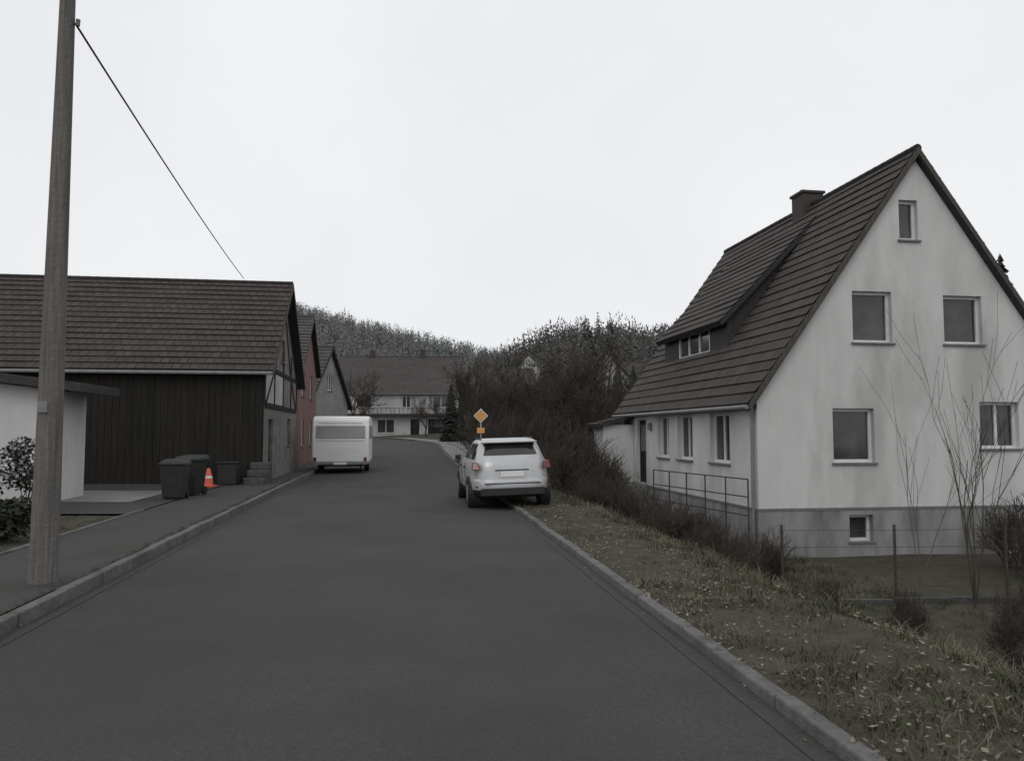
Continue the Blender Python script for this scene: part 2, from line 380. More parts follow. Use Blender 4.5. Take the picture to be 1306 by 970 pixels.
mb=MB(); roof_slope(mb,(fx-.3,d0-.15,zf-.3*sd+.12),(fx-.3,d1+.15,zf-.3*sd+.12),(3.95,d1+.15,8.15+.14),(3.95,d0-.15,8.15+.14))
mb.build('dormer_roof',[M['tile'],M['slate']],H)
mb=MB(); mb.box(4.05,4.75,4.9,5.6,8.1,9.25); mb.box(4.0,4.8,4.85,5.65,9.25,9.34,1); mb.tube((4.25,5.25,9.34),(4.25,5.25,9.45),.1,.09,10,1,True); mb.tube((4.55,5.25,9.34),(4.55,5.25,9.44),.1,.09,10,1,True)
mb.build('chimney',[M['chim'],M['slate']],H,bevel=.01)
mb=MB(); mb.box(-1.15,-.01,10.0,11.3,-1.5,1.95,0); mb.build('porch_walls',[M['render']],H)
mb=MB(); roof_slope(mb,(-1.45,9.8,1.95),(-1.45,11.5,1.95),(-.02,11.5,2.3),(-.02,9.8,2.3),th=.1); mb.build('porch_roof',[M['tile'],M['slate']],H)
mb=MB(); mb.box(-1.0,-.01,8.4,9.7,-1.5,-.12); mb.box(-1.3,-1.0,8.4,9.7,-1.5,-.3); mb.build('door_steps',[M['concrete']],H,bevel=.01)
mb=MB(); mb.tube((-.08,.12,2.3),(-.08,.12,-1.4),.045,.045,8); mb.tube((-.30,.12,2.42),(-.08,.12,2.25),.04,.04,8); mb.build('downpipe',[M['frame_grey']],H,smooth=True)
mb=MB(); mb.box(-.12,-.002,7.85,8.05,1.75,2.0); mb.build('wall_lamp',[M['frame_grey']],H,bevel=.02)

# --- barn on the left
BX,BY=-7.75,24.5
bw=[('front',1.0,1.9,.1,2.1,'d'),('front',5.4,6.3,1.2,2.2,'s'),('front',3.6,4.4,4.2,5.0,'s')]
B,Pb,sb,ub=make_house('barn',(BX,BY,0),AL+math.pi/2,8,15,0,3.7,6.95,'wood_dark','tile2',bw,og=.3,oe=.35,front='ashlar',fr='frame_grey')
mb=MB()
def bp(u0,u1,z0,z1,t=.03): mb.box(u0,u1,-t,-.002,z0,z1)
for u in (0,1.95,4.0,6.1,7.85): bp(u,u+.15,2.6,3.7 if u in(0,7.85) else 4.6,.03)
bp(.15,7.85,2.45,2.6,.034); bp(.15,7.85,3.67,3.81,.036)
for a,b in (((.3,2.62),(1.9,3.7)),((7.7,2.62),(6.2,3.7)),((2.2,3.9),(4.0,6.4)),((5.9,3.9),(4.1,6.4))):
    dx,dz=b[0]-a[0],b[1]-a[1]; l=math.hypot(dx,dz); nx,nzv=-dz/l*.07,dx/l*.07
    mb.hexa([(a[0]-nx,-.026,a[1]-nzv),(a[0]+nx,-.026,a[1]+nzv),(a[0]+nx,-.002,a[1]+nzv),(a[0]-nx,-.002,a[1]-nzv),
             (b[0]-nx,-.026,b[1]-nzv),(b[0]+nx,-.026,b[1]+nzv),(b[0]+nx,-.002,b[1]+nzv),(b[0]-nx,-.002,b[1]-nzv)])
mb.build('timber_frame',[M['wood_dark']],B)
mb=MB()
for a,b,c,d in ((.2,1.9,2.63,3.64),(2.13,3.95,2.63,3.64)): mb.box(a,b,-.012,-.001,c,d)
mb.build('white_infill',[M['farwall']],B)
mb=MB()
y=.05
while y<14.8: mb.box(-.03-U(0,.006),-.002,y,y+.190,.05,3.6-U(0,.02)); y+=.2
mb.build('board_cladding',[M['wood_dark']],B)
mb=MB(); mb.box(-.08,-.045,5.5,9.5,.12,2.9); mb.box(-.1,-.082,5.5,9.5,2.0,2.12); mb.box(-.1,-.082,5.5,9.5,.7,.82); mb.box(-.12,-.045,5.0,10.2,2.95,3.05)
mb.build('sliding_door',[M['wood_dark']],B,bevel=.01)
mb=MB()
for sx in (0,1):
    yy=-.33
    a=Vector((-.35 if sx==0 else 8.35,yy,3.7-.35*sb+ub)); b=Vector((4,yy,6.95+ub)); n=Vector((0,0,-.2))
    mb.hexa([a+n,b+n,b+n+Vector((0,.03,0)),a+n+Vector((0,.03,0)),a,b,b+Vector((0,.03,0)),a+Vector((0,.03,0))])
mb.build('barge_boards',[M['wood']],B)

# --- white shed far left
G=empty('white_shed',(-10.22,17.5,0),AL)
mb=MB(); D=1.85
Pg=lambda u,w,d:(-u,d,w)
panel(mb,Pg,[(0,0),(6,0),(6,3.35),(0,2.62)],[(2.2,4.8,.1,2.2)],depth=.15)
mb.poly([(0,0,0),(0,D,0),(0,D,2.62),(0,0,2.62)]); mb.poly([(-6,0,0),(-6,D,0),(-6,D,3.35),(-6,0,3.35)]); mb.poly([(0,D,0),(-6,D,0),(-6,D,3.35),(0,D,2.62)])
mb.build('walls',[M['render']],G)
mb=MB()
a=2.62+.03; k=.73/6
def gp(x,y,z): return (x,y,a-x*k+z)
mb.hexa([gp(.7,-.4,0),gp(-6.4,-.4,0),gp(-6.4,D+.2,0),gp(.7,D+.2,0),gp(.7,-.4,.2),gp(-6.4,-.4,.2),gp(-6.4,D+.2,.2),gp(.7,D+.2,.2)])
mb.build('roof',[M['slate']],G,bevel=.01)
mb=MB()
for i in range(13): mb.box(-4.78+i*.2,-4.6+i*.2,.1,.13,.1,2.2)
mb.build('garage_door',[M['wood']],G)
mb=MB(); mb.tube((.06,-.05,2.6),(.06,-.05,.05),.04,.04,8); mb.build('downpipe',[M['metal']],G)

# --- houses farther along
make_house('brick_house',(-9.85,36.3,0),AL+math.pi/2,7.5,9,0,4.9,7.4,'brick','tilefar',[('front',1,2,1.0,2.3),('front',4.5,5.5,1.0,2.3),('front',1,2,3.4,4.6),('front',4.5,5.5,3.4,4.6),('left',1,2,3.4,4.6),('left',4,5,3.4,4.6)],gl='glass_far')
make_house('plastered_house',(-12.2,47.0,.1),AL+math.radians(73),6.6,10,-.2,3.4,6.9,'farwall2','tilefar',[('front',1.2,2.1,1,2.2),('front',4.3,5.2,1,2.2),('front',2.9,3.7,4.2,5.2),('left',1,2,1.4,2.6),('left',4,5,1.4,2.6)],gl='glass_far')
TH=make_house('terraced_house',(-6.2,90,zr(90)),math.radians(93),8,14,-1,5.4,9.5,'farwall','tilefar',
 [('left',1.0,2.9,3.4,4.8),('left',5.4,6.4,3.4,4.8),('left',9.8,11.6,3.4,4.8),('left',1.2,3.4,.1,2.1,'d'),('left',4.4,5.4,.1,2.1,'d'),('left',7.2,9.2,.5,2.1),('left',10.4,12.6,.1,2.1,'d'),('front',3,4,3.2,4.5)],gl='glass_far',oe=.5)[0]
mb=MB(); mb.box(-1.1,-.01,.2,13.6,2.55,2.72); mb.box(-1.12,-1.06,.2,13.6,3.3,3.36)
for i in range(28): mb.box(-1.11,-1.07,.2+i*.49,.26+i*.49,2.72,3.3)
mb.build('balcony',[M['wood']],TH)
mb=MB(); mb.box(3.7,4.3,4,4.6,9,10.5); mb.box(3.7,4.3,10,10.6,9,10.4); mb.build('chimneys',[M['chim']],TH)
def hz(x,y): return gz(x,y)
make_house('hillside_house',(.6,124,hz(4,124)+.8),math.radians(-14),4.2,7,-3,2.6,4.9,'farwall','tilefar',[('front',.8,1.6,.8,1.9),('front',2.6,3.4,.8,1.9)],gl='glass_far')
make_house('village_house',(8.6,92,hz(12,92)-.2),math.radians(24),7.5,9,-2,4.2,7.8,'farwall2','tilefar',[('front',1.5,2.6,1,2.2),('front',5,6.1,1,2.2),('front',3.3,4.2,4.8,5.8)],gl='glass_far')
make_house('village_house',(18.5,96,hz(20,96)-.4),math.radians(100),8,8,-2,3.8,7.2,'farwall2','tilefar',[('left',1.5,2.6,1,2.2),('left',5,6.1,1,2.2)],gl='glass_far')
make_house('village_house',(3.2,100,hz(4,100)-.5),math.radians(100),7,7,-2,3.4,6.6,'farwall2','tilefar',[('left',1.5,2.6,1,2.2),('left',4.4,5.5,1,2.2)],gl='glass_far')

# ------------------------------------------------------------ utility pole + cable
PE=empty('utility_pole',(0,0,0))
mb=MB()
px,py=-4.95,8.4
for i in range(10):
    z0=.05+i*.9; z1=z0+.9
    mb.tube((px+z0*.004,py,z0),(px+z1*.004,py,z1),.142-.009*i,.142-.009*(i+1),18)
mb.build('shaft',[M['polewood']],PE,smooth=True)
mb=MB(); mb.tube((px+.07,py,6.2),(px+.15,py,6.2),.010,.010,6,0,True); mb.tube((px+.15,py,6.17),(px+.15,py,6.24),.02,.025,10,0,True); mb.build('insulator',[M['ledge']],PE)
mb=MB(); mb.box(px-.05,px+.05,py-.142,py-.12,1.9,2.02); mb.build('number_tag',[M['frame_grey']],PE)
mb=MB(); A=Vector((px+.12,py,6.2)); Bp=Vector((-9.75,28.2,7.25)); prev=A
for i in range(1,25):
    t=i/24; p=A.lerp(Bp,t)-Vector((0,0,.4*t*(1-t))); mb.tube(prev,p,.013,.013,5); prev=p
mb.build('overhead_cable',[M['black']])

# ------------------------------------------------------------ car
def layered(levels,n=56,ex=5.0):
    v=[];rings=[]
    for (z,yr,yf,hw) in levels:
        ring=[]
        cy=(yr+yf)/2; hy=(yf-yr)/2
        for i in range(n):
            t=2*math.pi*i/n; c,s_=math.cos(t),math.sin(t)
            x=math.copysign(abs(c)**(2/ex),c)*hw; y=cy+math.copysign(abs(s_)**(2/ex),s_)*hy
            tt=(y-cy)/hy if hy else 0
            x*=1-.10*max(0,tt)**3-.03*max(0,-tt)**4
            ring.append(len(v)); v.append((x,y,z))
        rings.append(ring)
    return v,rings
def make_car(name,loc,rot,ry):
    C=empty(name,loc,rot,ry=ry)
    lv=[(.24,.14,4.26,.80),(.30,.05,4.34,.86),(.42,.0,4.4,.90),(.60,.0,4.4,.915),(.635,.02,4.39,.915),(.66,.07,4.38,.91),(.80,.085,4.32,.915),(.92,.11,4.15,.905),(1.0,.14,3.85,.885),(1.045,.17,3.3,.86),(1.08,.19,3.15,.845),
        (1.16,.24,2.98,.815),(1.26,.32,2.78,.775),(1.36,.41,2.56,.73),(1.42,.47,2.42,.70),(1.47,.50,2.25,.665),(1.505,.60,2.1,.61),(1.525,.85,1.95,.50)]
    n=64; v,r=layered(lv,n,5.5); f=[];m=[]
    for k in range(len(lv)-1):
        for i in range(n):
            j=(i+1)%n; f.append((r[k][i],r[k][j],r[k+1][j],r[k+1][i]))
            idx=f[-1]; cx=sum(v[a][0] for a in idx)/4; cy=sum(v[a][1] for a in idx)/4
            hw=lv[k][3]; yr=lv[k][1]; yf=lv[k][2]; mm=0
            if 1.08<=lv[k][0] and lv[k+1][0]<=1.425:
                rear=cy<yr+.10; frontp=cy>yf-.12
                if rear and abs(cx)<hw*.82 and lv[k][0]>=1.16: mm=1
                elif frontp and abs(cx)<hw*.85: mm=1
                elif abs(cx)>hw*.86 and yr+.30<cy<yf-.14 and not (abs(cy-1.45)<.06 or abs(cy-2.35)<.05): mm=1
            if lv[k][0]<.40: mm=2
            m.append(mm)
    f.append(tuple(r[-1])); m.append(0)
    f.append(tuple(r[0])[::-1]); m.append(2)
    me=bpy.data.meshes.new('body'); me.from_pydata(v,[],f)
    for q in ('carpaint','carglass','plastic'): me.materials.append(M[q])
    me.polygons.foreach_set('material_index',m); me.polygons.foreach_set('use_smooth',[True]*len(f)); 
    o=bpy.data.objects.new('body',me); COL.objects.link(o); o.parent=C
    try: me.set_sharp_from_angle(angle=math.radians(38))
    except Exception: pass
    mb=MB()
    for sx in (-1,1):
        mb.hexa([(sx*.70,.075,.86),(sx*.885,.13,.86),(sx*.86,.42,.88),(sx*.70,.3,.88),(sx*.74,.15,1.02),(sx*.855,.20,1.04),(sx*.84,.40,1.02),(sx*.74,.3,1.02)])
    mb.build('tail_lamps',[M['redlens']],C,bevel=.02)
    mb=MB(); mb.box(-.26,.26,.045,.075,.70,.81); mb.build('number_plate',[M['plate']],C,bevel=.004)
    mb=MB(); mb.box(-.70,.70,-.015,.05,.30,.46); mb.box(-.38,.38,.075,.10,.83,.855)
    mb.box(-.62,.62,-.012,.03,.545,.57); mb.build('bumper_trim',[M['plastic']],C,bevel=.015)
    mb=MB(); mb.box(-.62,.62,.34,.60,1.435,1.462); mb.build('roof_spoiler',[M['carpaint']],C,bevel=.012)
    mb=MB()
    for sx in (-1,1): mb.box(sx*.80-.03,sx*.80+.03,-.02,.01,.48,.52)
    mb.build('reflectors',[M['redlens']],C)
    mb=MB()
    for sx in (-1,1):
        mb.tube((sx*.60,.8,1.53),(sx*.60,2.15,1.53),.016,.016,6,0,True)
        for y in (.85,1.5,2.1): mb.tube((sx*.60,y,1.46),(sx*.60,y,1.53),.014,.014,6)
        a,b=sorted((sx*.90,sx*1.04)); mb.box(a,b,2.72,2.80,1.0,1.13)
    mb.tube((0,.36,1.2),(.25,.30,1.14),.008,.008,5); mb.tube((0,.9,1.53),(0,.8,1.66),.006,.004,5)
    mb.build('rails_and_mirrors',[M['plastic']],C)
    mb=MB()
    for sx in (-1,1):
        for y in (.85,3.5):
            mb.tube((sx*.70,y,.33),(sx*.922,y,.33),.38,.38,28,2,True)
            mb.tube((sx*.72,y,.325),(sx*.93,y,.325),.325,.325,28,0,True)
            mb.tube((sx*.93,y,.325),(sx*.937,y,.325),.20,.19,20,1,True)
    mb.build('wheels',[M['black'],M['metal'],M['plastic']],C)
    mb=MB()
    for sx in (-1,1):
        for y in (1.45,2.4,3.25): mb.box(min(sx*.905,sx*.921),max(sx*.905,sx*.921),y-.006,y+.006,.45,.98)
        for y in (1.62,2.6): mb.box(min(sx*.905,sx*.935),max(sx*.905,sx*.935),y,y+.18,.86,.89)
    mb.build('door_seams',[M['plastic']],C)
make_car('parked_car',(.04,17.2,.02),AL,-.030)

# ------------------------------------------------------------ caravan
def make_caravan(loc,rot):
    C=empty('caravan',loc,rot)
    w=1.13
    prof=[(.12,.38),(.02,.5),(0,1.0),(0,1.45),(.06,1.9),(.16,2.15),(.32,2.28),(.6,2.33),(2.5,2.35),(4.2,2.33),(4.6,2.23),(4.9,1.8),(5.0,1.2),(4.95,.7),(4.8,.38)]
    mb=MB(); n=len(prof)
    for x in (-w,-w+.05,w-.05,w):
        ins=.035 if abs(x)==w else 0
        for (y,z) in prof:
            cy,cz=2.5,1.4; mb.v.append((x,y+(cy-y)*ins*.5,z+(cz-z)*ins))
    for c in range(3):
        for i in range(n):
            j=(i+1)%n; mb.f.append((c*n+i,c*n+j,(c+1)*n+j,(c+1)*n+i)); mb.m.append(0)
    mb.f.append(tuple(range(n))); mb.m.append(0); mb.f.append(tuple(range(3*n,4*n))[::-1]); mb.m.append(0)
    mb.build('body',[M['caravan']],C)
    mb=MB()
    mb.hexa([(-1.0,-.02,1.42),(1.0,-.02,1.42),(1.0,.02,1.42),(-1.0,.02,1.42),(-.98,.045,1.93),(.98,.045,1.93),(.98,.1,1.93),(-.98,.1,1.93)])
    for y in (.7,2.1,3.6): mb.box(w-.01,w+.02,y,y+.9,1.4,1.95)
    mb.build('windows',[M['caravanglass']],C,bevel=.012)
    mb=MB(); mb.box(-1.1,1.1,-.05,.05,.36,.46); mb.box(-w-.01,w+.01,.1,4.9,.38,.46); mb.box(-.9,.9,-.012,.02,2.04,2.06)
    mb.box(-1.0,1.0,-.008,.01,1.30,1.315)
    mb.build('bumper',[M['frame_grey']],C,bevel=.015)
    mb=MB()
    for sx in (-1,1): mb.box(sx*1.0-.06,sx*1.0+.06,-.06,-.03,.50,.66)
    mb.build('lamps',[M['redlens']],C,bevel=.01)
    mb=MB(); mb.box(-.26,.26,-.06,-.052,.36,.46); mb.build('number_plate',[M['plate']],C)
    mb=MB()
    for sx in (-1,1):
        mb.tube((sx*.88,2.5,.31),(sx*1.08,2.5,.31),.31,.31,24,0,True); mb.tube((sx*.8,.6,.02),(sx*.8,.6,.45),.03,.03,6)
    mb.tube((0,5,.45),(0,6.1,.4),.04,.03,8); mb.tube((0,6.0,.45),(0,6.0,.02),.03,.03,8)
    mb.box(-.9,.9,.3,4.8,.28,.38)
    mb.build('running_gear',[M['black']],C)
make_caravan((-6.98,32,.0),AL)

# ------------------------------------------------------------ bins, cone, steps
def make_bin(loc,rot,mat,h=1.0):
    E=empty('wheelie_bin',loc,rot); k=h/1.07
    mb=MB(); mb.hexa([(-.22,-.24,.05),(.22,-.24,.05),(.22,.22,.05),(-.22,.22,.05),(-.28,-.32,.95*k),(.28,-.32,.95*k),(.28,.30,.95*k),(-.28,.30,.95*k)])
    mb.box(-.31,.31,-.35,.33,.93*k,.97*k); mb.build('body',[mat],E,bevel=.02)
    mb=MB(); mb.hexa([(-.3,-.35,.975*k),(.3,-.35,.975*k),(.3,.36,.975*k),(-.3,.36,.975*k),(-.24,-.26,1.05*k),(.24,-.26,1.05*k),(.27,.33,1.08*k),(-.27,.33,1.08*k)])
    mb.tube((-.25,.40,1.0*k),(.25,.40,1.0*k),.018,.018,8,0,True); mb.build('lid',[mat],E,bevel=.02)
    mb=MB()
    for sx in (-1,1): mb.tube((sx*.2,.24,.1),(sx*.26,.24,.1),.1,.1,16,0,True)
    mb.build('wheels',[M['black']],E)
make_bin((-7.95,18.6,.12),.2,M['binblack'],.92); make_bin((-8.05,19.8,.12),-.1,M['bingreen'],.98)
mb=MB(); mb.box(-8.72,-8.18,23.35,23.8,.13,.75); mb.box(-8.76,-8.14,23.31,23.84,.755,.80)
mb.build('storage_box',[M['binblack']],bevel=.02)
E=empty('traffic_cone',(-8.62,22.4,.14))
mb=MB(); mb.box(-.19,.19,-.19,.19,0,.03); mb.tube((0,0,.03),(0,0,.24),.14,.115,20); mb.tube((0,0,.24),(0,0,.31),.115,.095,20,1); mb.tube((0,0,.31),(0,0,.52),.095,.04,20,0,True)
mb.build('cone',[M['orange'],M['white']],E)
mb=MB(); 
for i in range(3): mb.box(-8.0,-7.4,23.5+i*.28,24.35,.1+i*.22,.1+(i+1)*.22-.004)
mb.build('stone_steps',[M['oldstone']],bevel=.02)

S=empty('priority_road_sign',(-1.15,29,0))
mb=MB(); mb.tube((0,0,0),(0,0,2.55),.028,.028,10,0,True); mb.build('post',[M['metal']],S,smooth=True)
mb=MB(); r=.27
def dia(r,y,th,m):
    q=[(0,y,2.28-r),(r,y,2.28),(0,y,2.28+r),(-r,y,2.28)]; q2=[(a,y+th,c) for a,b,c in q]; mb.hexa(q+q2,m)
dia(r,-.045,.012,0); dia(r*.84,-.052,.006,1)
mb.box(-.14,.14,-.045,-.033,1.64,1.84,1)
mb.build('plate',[M['white'],M['yellow']],S)

# ------------------------------------------------------------ vegetation
def grow(mb,p,d,ln,r,depth,nch,spread,sides=4,upb=.15,m=0,minr=.002):
    segs=3 if depth>0 else 2
    pts=[p.copy()]; q=p.copy(); dd=d.copy()
    for i in range(segs):
        dd=(dd+Vector((random.gauss(0,.13),random.gauss(0,.13),random.gauss(0,.10)+upb*.3))).normalized()
        q2=q+dd*(ln/segs); r0=max(minr,r*(1-.6*i/segs)); r1=max(minr,r*(1-.6*(i+1)/segs))
        mb.tube(q,q2,r0,r1,sides if depth>1 else 3,m); q=q2; pts.append(q.copy())
    if depth<=0: return
    for c in range(nch):
        t=.3+.7*(c+rnd()*.8)/nch; t=min(t,.999); k=int(t*segs); f=t*segs-k
        bp_=pts[k].lerp(pts[k+1],f)
        ax=Vector((random.gauss(0,1),random.gauss(0,1),random.gauss(0,1)*.6)); ax=(ax-dd*ax.dot(dd)).normalized()
        nd=(dd*math.cos(spread)+ax*math.sin(spread)*U(.7,1.2)+Vector((0,0,upb))).normalized()
        grow(mb,bp_,nd,ln*U(.5,.72),r*(.5 if t<.8 else .42),depth-1,nch,spread,sides,upb,m,minr)
def shrub(seed,stems,h,depth,nch,mr=.004,sp=.6,r=.02):
    random.seed(seed); mb=MB()
    for i in range(stems):
        a=U(0,6.28); t=U(.05,.55)
        grow(mb,Vector((U(-.25,.25),U(-.25,.25),-.1)),Vector((math.cos(a)*t,math.sin(a)*t,1)).normalized(),h*U(.45,.65),r,depth,nch,sp,minr=mr)
    return mb
def tree(seed,h,depth=4,nch=5,mr=.006,r=.16,sp=.65):
    random.seed(seed); mb=MB()
    grow(mb,Vector((0,0,-.3)),Vector((0,0,1)),h*.55,r,depth,nch,sp,sides=6,upb=.12,minr=mr)
    return mb
SH=[shrub(11,13,1.6,3,4).data('bare_shrub',[M['twig']]),shrub(12,9,1.8,3,4).data('bare_shrub',[M['twig_pale']]),shrub(13,14,1.5,3,4,mr=.005).data('bare_shrub',[M['bark']])]
TR=[tree(21,7,4,5,mr=.014).data('bare_tree',[M['bark']]),tree(22,8,4,5,mr=.016,sp=.75).data('bare_tree',[M['twig']]),tree(23,6,4,5,mr=.013,sp=.8).data('bare_tree',[M['bark']])]
def conifer(mb,x,y,z,h,w,layers,per,m=0,trunk=False):
    if trunk: mb.tube((x,y,z-.3),(x,y,z+h*.95),w*.07,.01,6,1)
    for k in range(layers):
        t=k/layers; zz=z+h*(.06+.92*t); R=w*(1-t)**.85*U(.85,1.1)+.04*w
        for i in range(per):
            a=U(0,6.283); rr=R*U(.6,1.05); dz=-rr*U(.2,.55); b=a+U(.25,.6); rb=rr*U(.6,.9)
            mb.poly([(x,y,zz+h*.04*rnd()),(x+math.cos(a)*rr,y+math.sin(a)*rr,zz+dz),(x+math.cos(b)*rb,y+math.sin(b)*rb,zz+dz*.8)],m)
def crown(mb,x,y,z,h,w,n,sz,m=0):
    mb.tube((x,y,z-.5),(x+U(-.3,.3),y,z+h*.6),w*.05,w*.02,4,m)
    lob=[(U(-.45,.45)*w,U(-.45,.45)*w,z+h*U(.4,.85),w*U(.35,.6)) for _ in range(6)]
    for i in range(n):
        lx,ly,lz,lr=random.choice(lob); 
        d=Vector((random.gauss(0,1),random.gauss(0,1),random.gauss(0,1))).normalized()*lr*(rnd()**.45)
        c=Vector((x+lx,y+ly,lz))+d; e=d.normalized()*sz*U(.6,1.6); f_=Vector((U(-1,1),U(-1,1),U(-1,1))).cross(e).normalized()*sz*.3
        mb.poly([c-f_,c+f_,c+e+Vector((0,0,sz*.4))],m)
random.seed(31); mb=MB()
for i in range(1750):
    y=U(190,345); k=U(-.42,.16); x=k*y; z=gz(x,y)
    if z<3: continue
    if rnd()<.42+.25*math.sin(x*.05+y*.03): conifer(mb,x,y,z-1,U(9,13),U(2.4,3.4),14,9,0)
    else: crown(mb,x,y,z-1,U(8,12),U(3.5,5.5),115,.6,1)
mb.build('distant_forest',[M['needle_far_haze'],M['bare_far_haze']])
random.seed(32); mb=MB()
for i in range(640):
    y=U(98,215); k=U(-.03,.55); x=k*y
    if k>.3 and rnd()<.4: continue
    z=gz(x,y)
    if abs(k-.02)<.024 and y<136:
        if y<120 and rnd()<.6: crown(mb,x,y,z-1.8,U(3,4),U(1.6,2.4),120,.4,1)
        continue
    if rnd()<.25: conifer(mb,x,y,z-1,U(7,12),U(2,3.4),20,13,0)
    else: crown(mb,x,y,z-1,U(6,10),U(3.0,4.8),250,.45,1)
mb.build('hillside_woodland',[M['needle_mid_haze'],M['bare_mid_haze']])

def near_conifer(seed,h,w):
    random.seed(seed); mb=MB(); conifer(mb,0,0,0,h,w,34,50,0,True); return mb.data('spruce_tree',[M['needle'],M['bark']])
NC=[near_conifer(41,7,1.7),near_conifer(42,9,2.0)]
for (k,y,sc,i) in ((-.078,72,.8,0),(-.066,76,.6,0),(-.215,66,.45,1),(-.03,84,.6,1),(.135,80,.85,1),(.155,86,.8,1)):
    x=k*y; inst('spruce_tree',NC[i],(x,y,gz(x,y)-.1),U(0,6),sc)
for (k,y,sc) in ((.63,62,1.75),(.60,66,1.5),(.20,105,1.0)):
    x=k*y; inst('spruce_tree',NC[1],(x,y,gz(x,y)-.1),U(0,6),sc)
random.seed(51)
for (k,y,sc,i) in ((-.035,50,.9,0),(-.012,48,.9,2),(.01,46,.8,1),(.035,44,.8,2),(.06,49,.95,2),(.085,44,.95,0),(.12,50,1.0,1),(.0,62,.95,2),(.05,64,1.0,0),(.085,70,1.1,1),(.125,66,1.1,2),(.155,60,.95,0),(-.05,60,.9,1),(.055,78,1.0,2),(.145,76,1.0,0),(-.20,76,.9,1),(.17,40,.55,2),(-.03,56,.95,0),(.075,56,.95,1),(.02,54,.8,0),(.10,58,1.0,2),(-.02,66,1.0,1),(.11,44,.9,2),(.03,70,1.0,0),(-.055,68,.8,2),(.14,54,.9,0),(.09,50,.95,2),(.065,60,1.0,2),(.105,74,1.1,0),(.045,50,.85,0),(.10,38,.7,0),(.125,42,.8,2),(.07,40,.7,2),(-.085,80,.7,2),(-.11,82,.6,1)):
    x=k*y; inst('bare_tree',TR[i],(x,y,gz(x,y)-.1),U(0,6),sc)
for i in range(90):
    y=U(24,58); x=RX(y)+U(1.6,3+ (y-22)*.28); 
    if abs(x+1.15)<.8 and y<31: continue
    if y>46 and x<RX(y)+5: continue
    inst('bare_shrub',SH[(0,2,2)[i%3]],(x,y,gz(x,y)-.05),U(0,6),U(1.1,1.9))
for (x,y,sc,i) in ((2.6,19.5,.8,0),(3.3,20.5,.95,2),(3.9,18.6,.8,0),(2.9,22.5,1.05,2),(4.4,17.6,.8,2),(4.7,20.2,.65,0),(2.3,25,1.2,0),(3.0,27,1.3,2),(3.4,16.9,.75,2),(5.4,16.9,.65,0),(2.6,17.6,.55,2),(3.0,15.8,.6,0),(3.9,15.8,.72,2),(4.6,16.1,.75,0),(2.1,21,.75,2),(3.6,19.6,.9,2),(4.3,19.2,.8,2),(5.1,15.9,.6,2),(2.4,23.6,1.0,2),(1.9,19.0,.45,0),(3.5,14.7,.5,2),(4.2,14.9,.6,0),(2.0,27.5,1.3,2),
    (10.6,16.2,.9,0),(11.9,17.6,1.2,2),(11.2,17.6,1.0,2),(12.4,16,1.0,0),(10.9,15.0,.7,2),(8.6,10.8,.5,2),(5.9,9.4,.42,2),(6.6,10.4,.5,2),(5.3,8.6,.34,2),(7.3,11.6,.55,0),(6.3,8.6,.38,2),(7.4,10.0,.5,2),(4.9,10.2,.38,0),(5.6,11.4,.45,2),(4.6,8.0,.28,2),(5.2,7.2,.28,2),(8.0,12.4,.5,2),(9.2,12.2,.6,0),(6.2,12.4,.4,2),(5.0,12.8,.42,2),(4.4,12.2,.36,0),(4.2,10.8,.3,2),(3.8,13.2,.4,2)):
    inst('bare_shrub',SH[i],(x,y,gz(x,y)-.05),U(0,6),sc)
random.seed(61); mb=MB()
for i in range(6):
    a=i*1.05+U(0,.4); t=U(.12,.45)
    grow(mb,Vector((0,0,0)),Vector((math.cos(a)*t,math.sin(a)*t*.6,1)).normalized(),U(2.2,3.4),.014,2,3,.45,sides=5,upb=.2,minr=.0035)
mb.build('bare_sapling',[M['twig']],loc=(7.9,13.6,gz(7.9,13.6)-.05))
random.seed(62); mb=MB()
for i in range(3):
    a=i*1.9; t=U(.05,.2)
    grow(mb,Vector((0,0,0)),Vector((math.cos(a)*t,math.sin(a)*t,1)).normalized(),U(2.4,3.2),.012,1,4,.5,sides=5,upb=.3,minr=.003)
mb.build('bare_sapling',[M['twig_pale']],loc=(8.0,15.6,gz(8.0,15.6)-.05))

random.seed(71); mb=MB()
for (cx,cy,cz,rr) in ((-9.45,15.4,.95,.42),(-9.7,15.6,1.25,.35),(-10.4,15.6,.9,.6)):
    for i in range(1000):
        d=Vector((random.gauss(0,1),random.gauss(0,1),random.gauss(0,1))).normalized()*rr*rnd()**.6
        c=Vector((cx,cy,cz))+d; a=Vector((U(-1,1),U(-1,1),U(-1,1))).normalized()*.04; b=a.cross(Vector((U(-1,1),U(-1,1),1))).normalized()*.03
        mb.poly([c-a,c-b,c+a,c+b],1 if rnd()<.45 and d.z>-.15 else 0)
for i in range(8): mb.tube((-9.6+U(-.2,.2),15.5,.05),(-9.6+U(-.4,.4),15.5,1.0),.012,.006,4)
mb.build('flowering_shrub',[M['ivy'],M['leafwhite']])
mb=MB()
for i in range(9000):
    t=rnd(); x=-6.95-t*3.5-U(0,.6); y=11.2+t*1.2+U(0,.6); z=.1+.55*rnd()**.8+.08*math.sin(x*5)
    c=Vector((x,y,z)); a=Vector((U(-1,1),U(-1,1),U(-1,1))).normalized()*.045; b=a.cross(Vector((U(-1,1),U(-1,1),1))).normalized()*.035
    mb.poly([c-a,c-b,c+a,c+b],0)
mb.build('low_hedge',[M['ivy']])

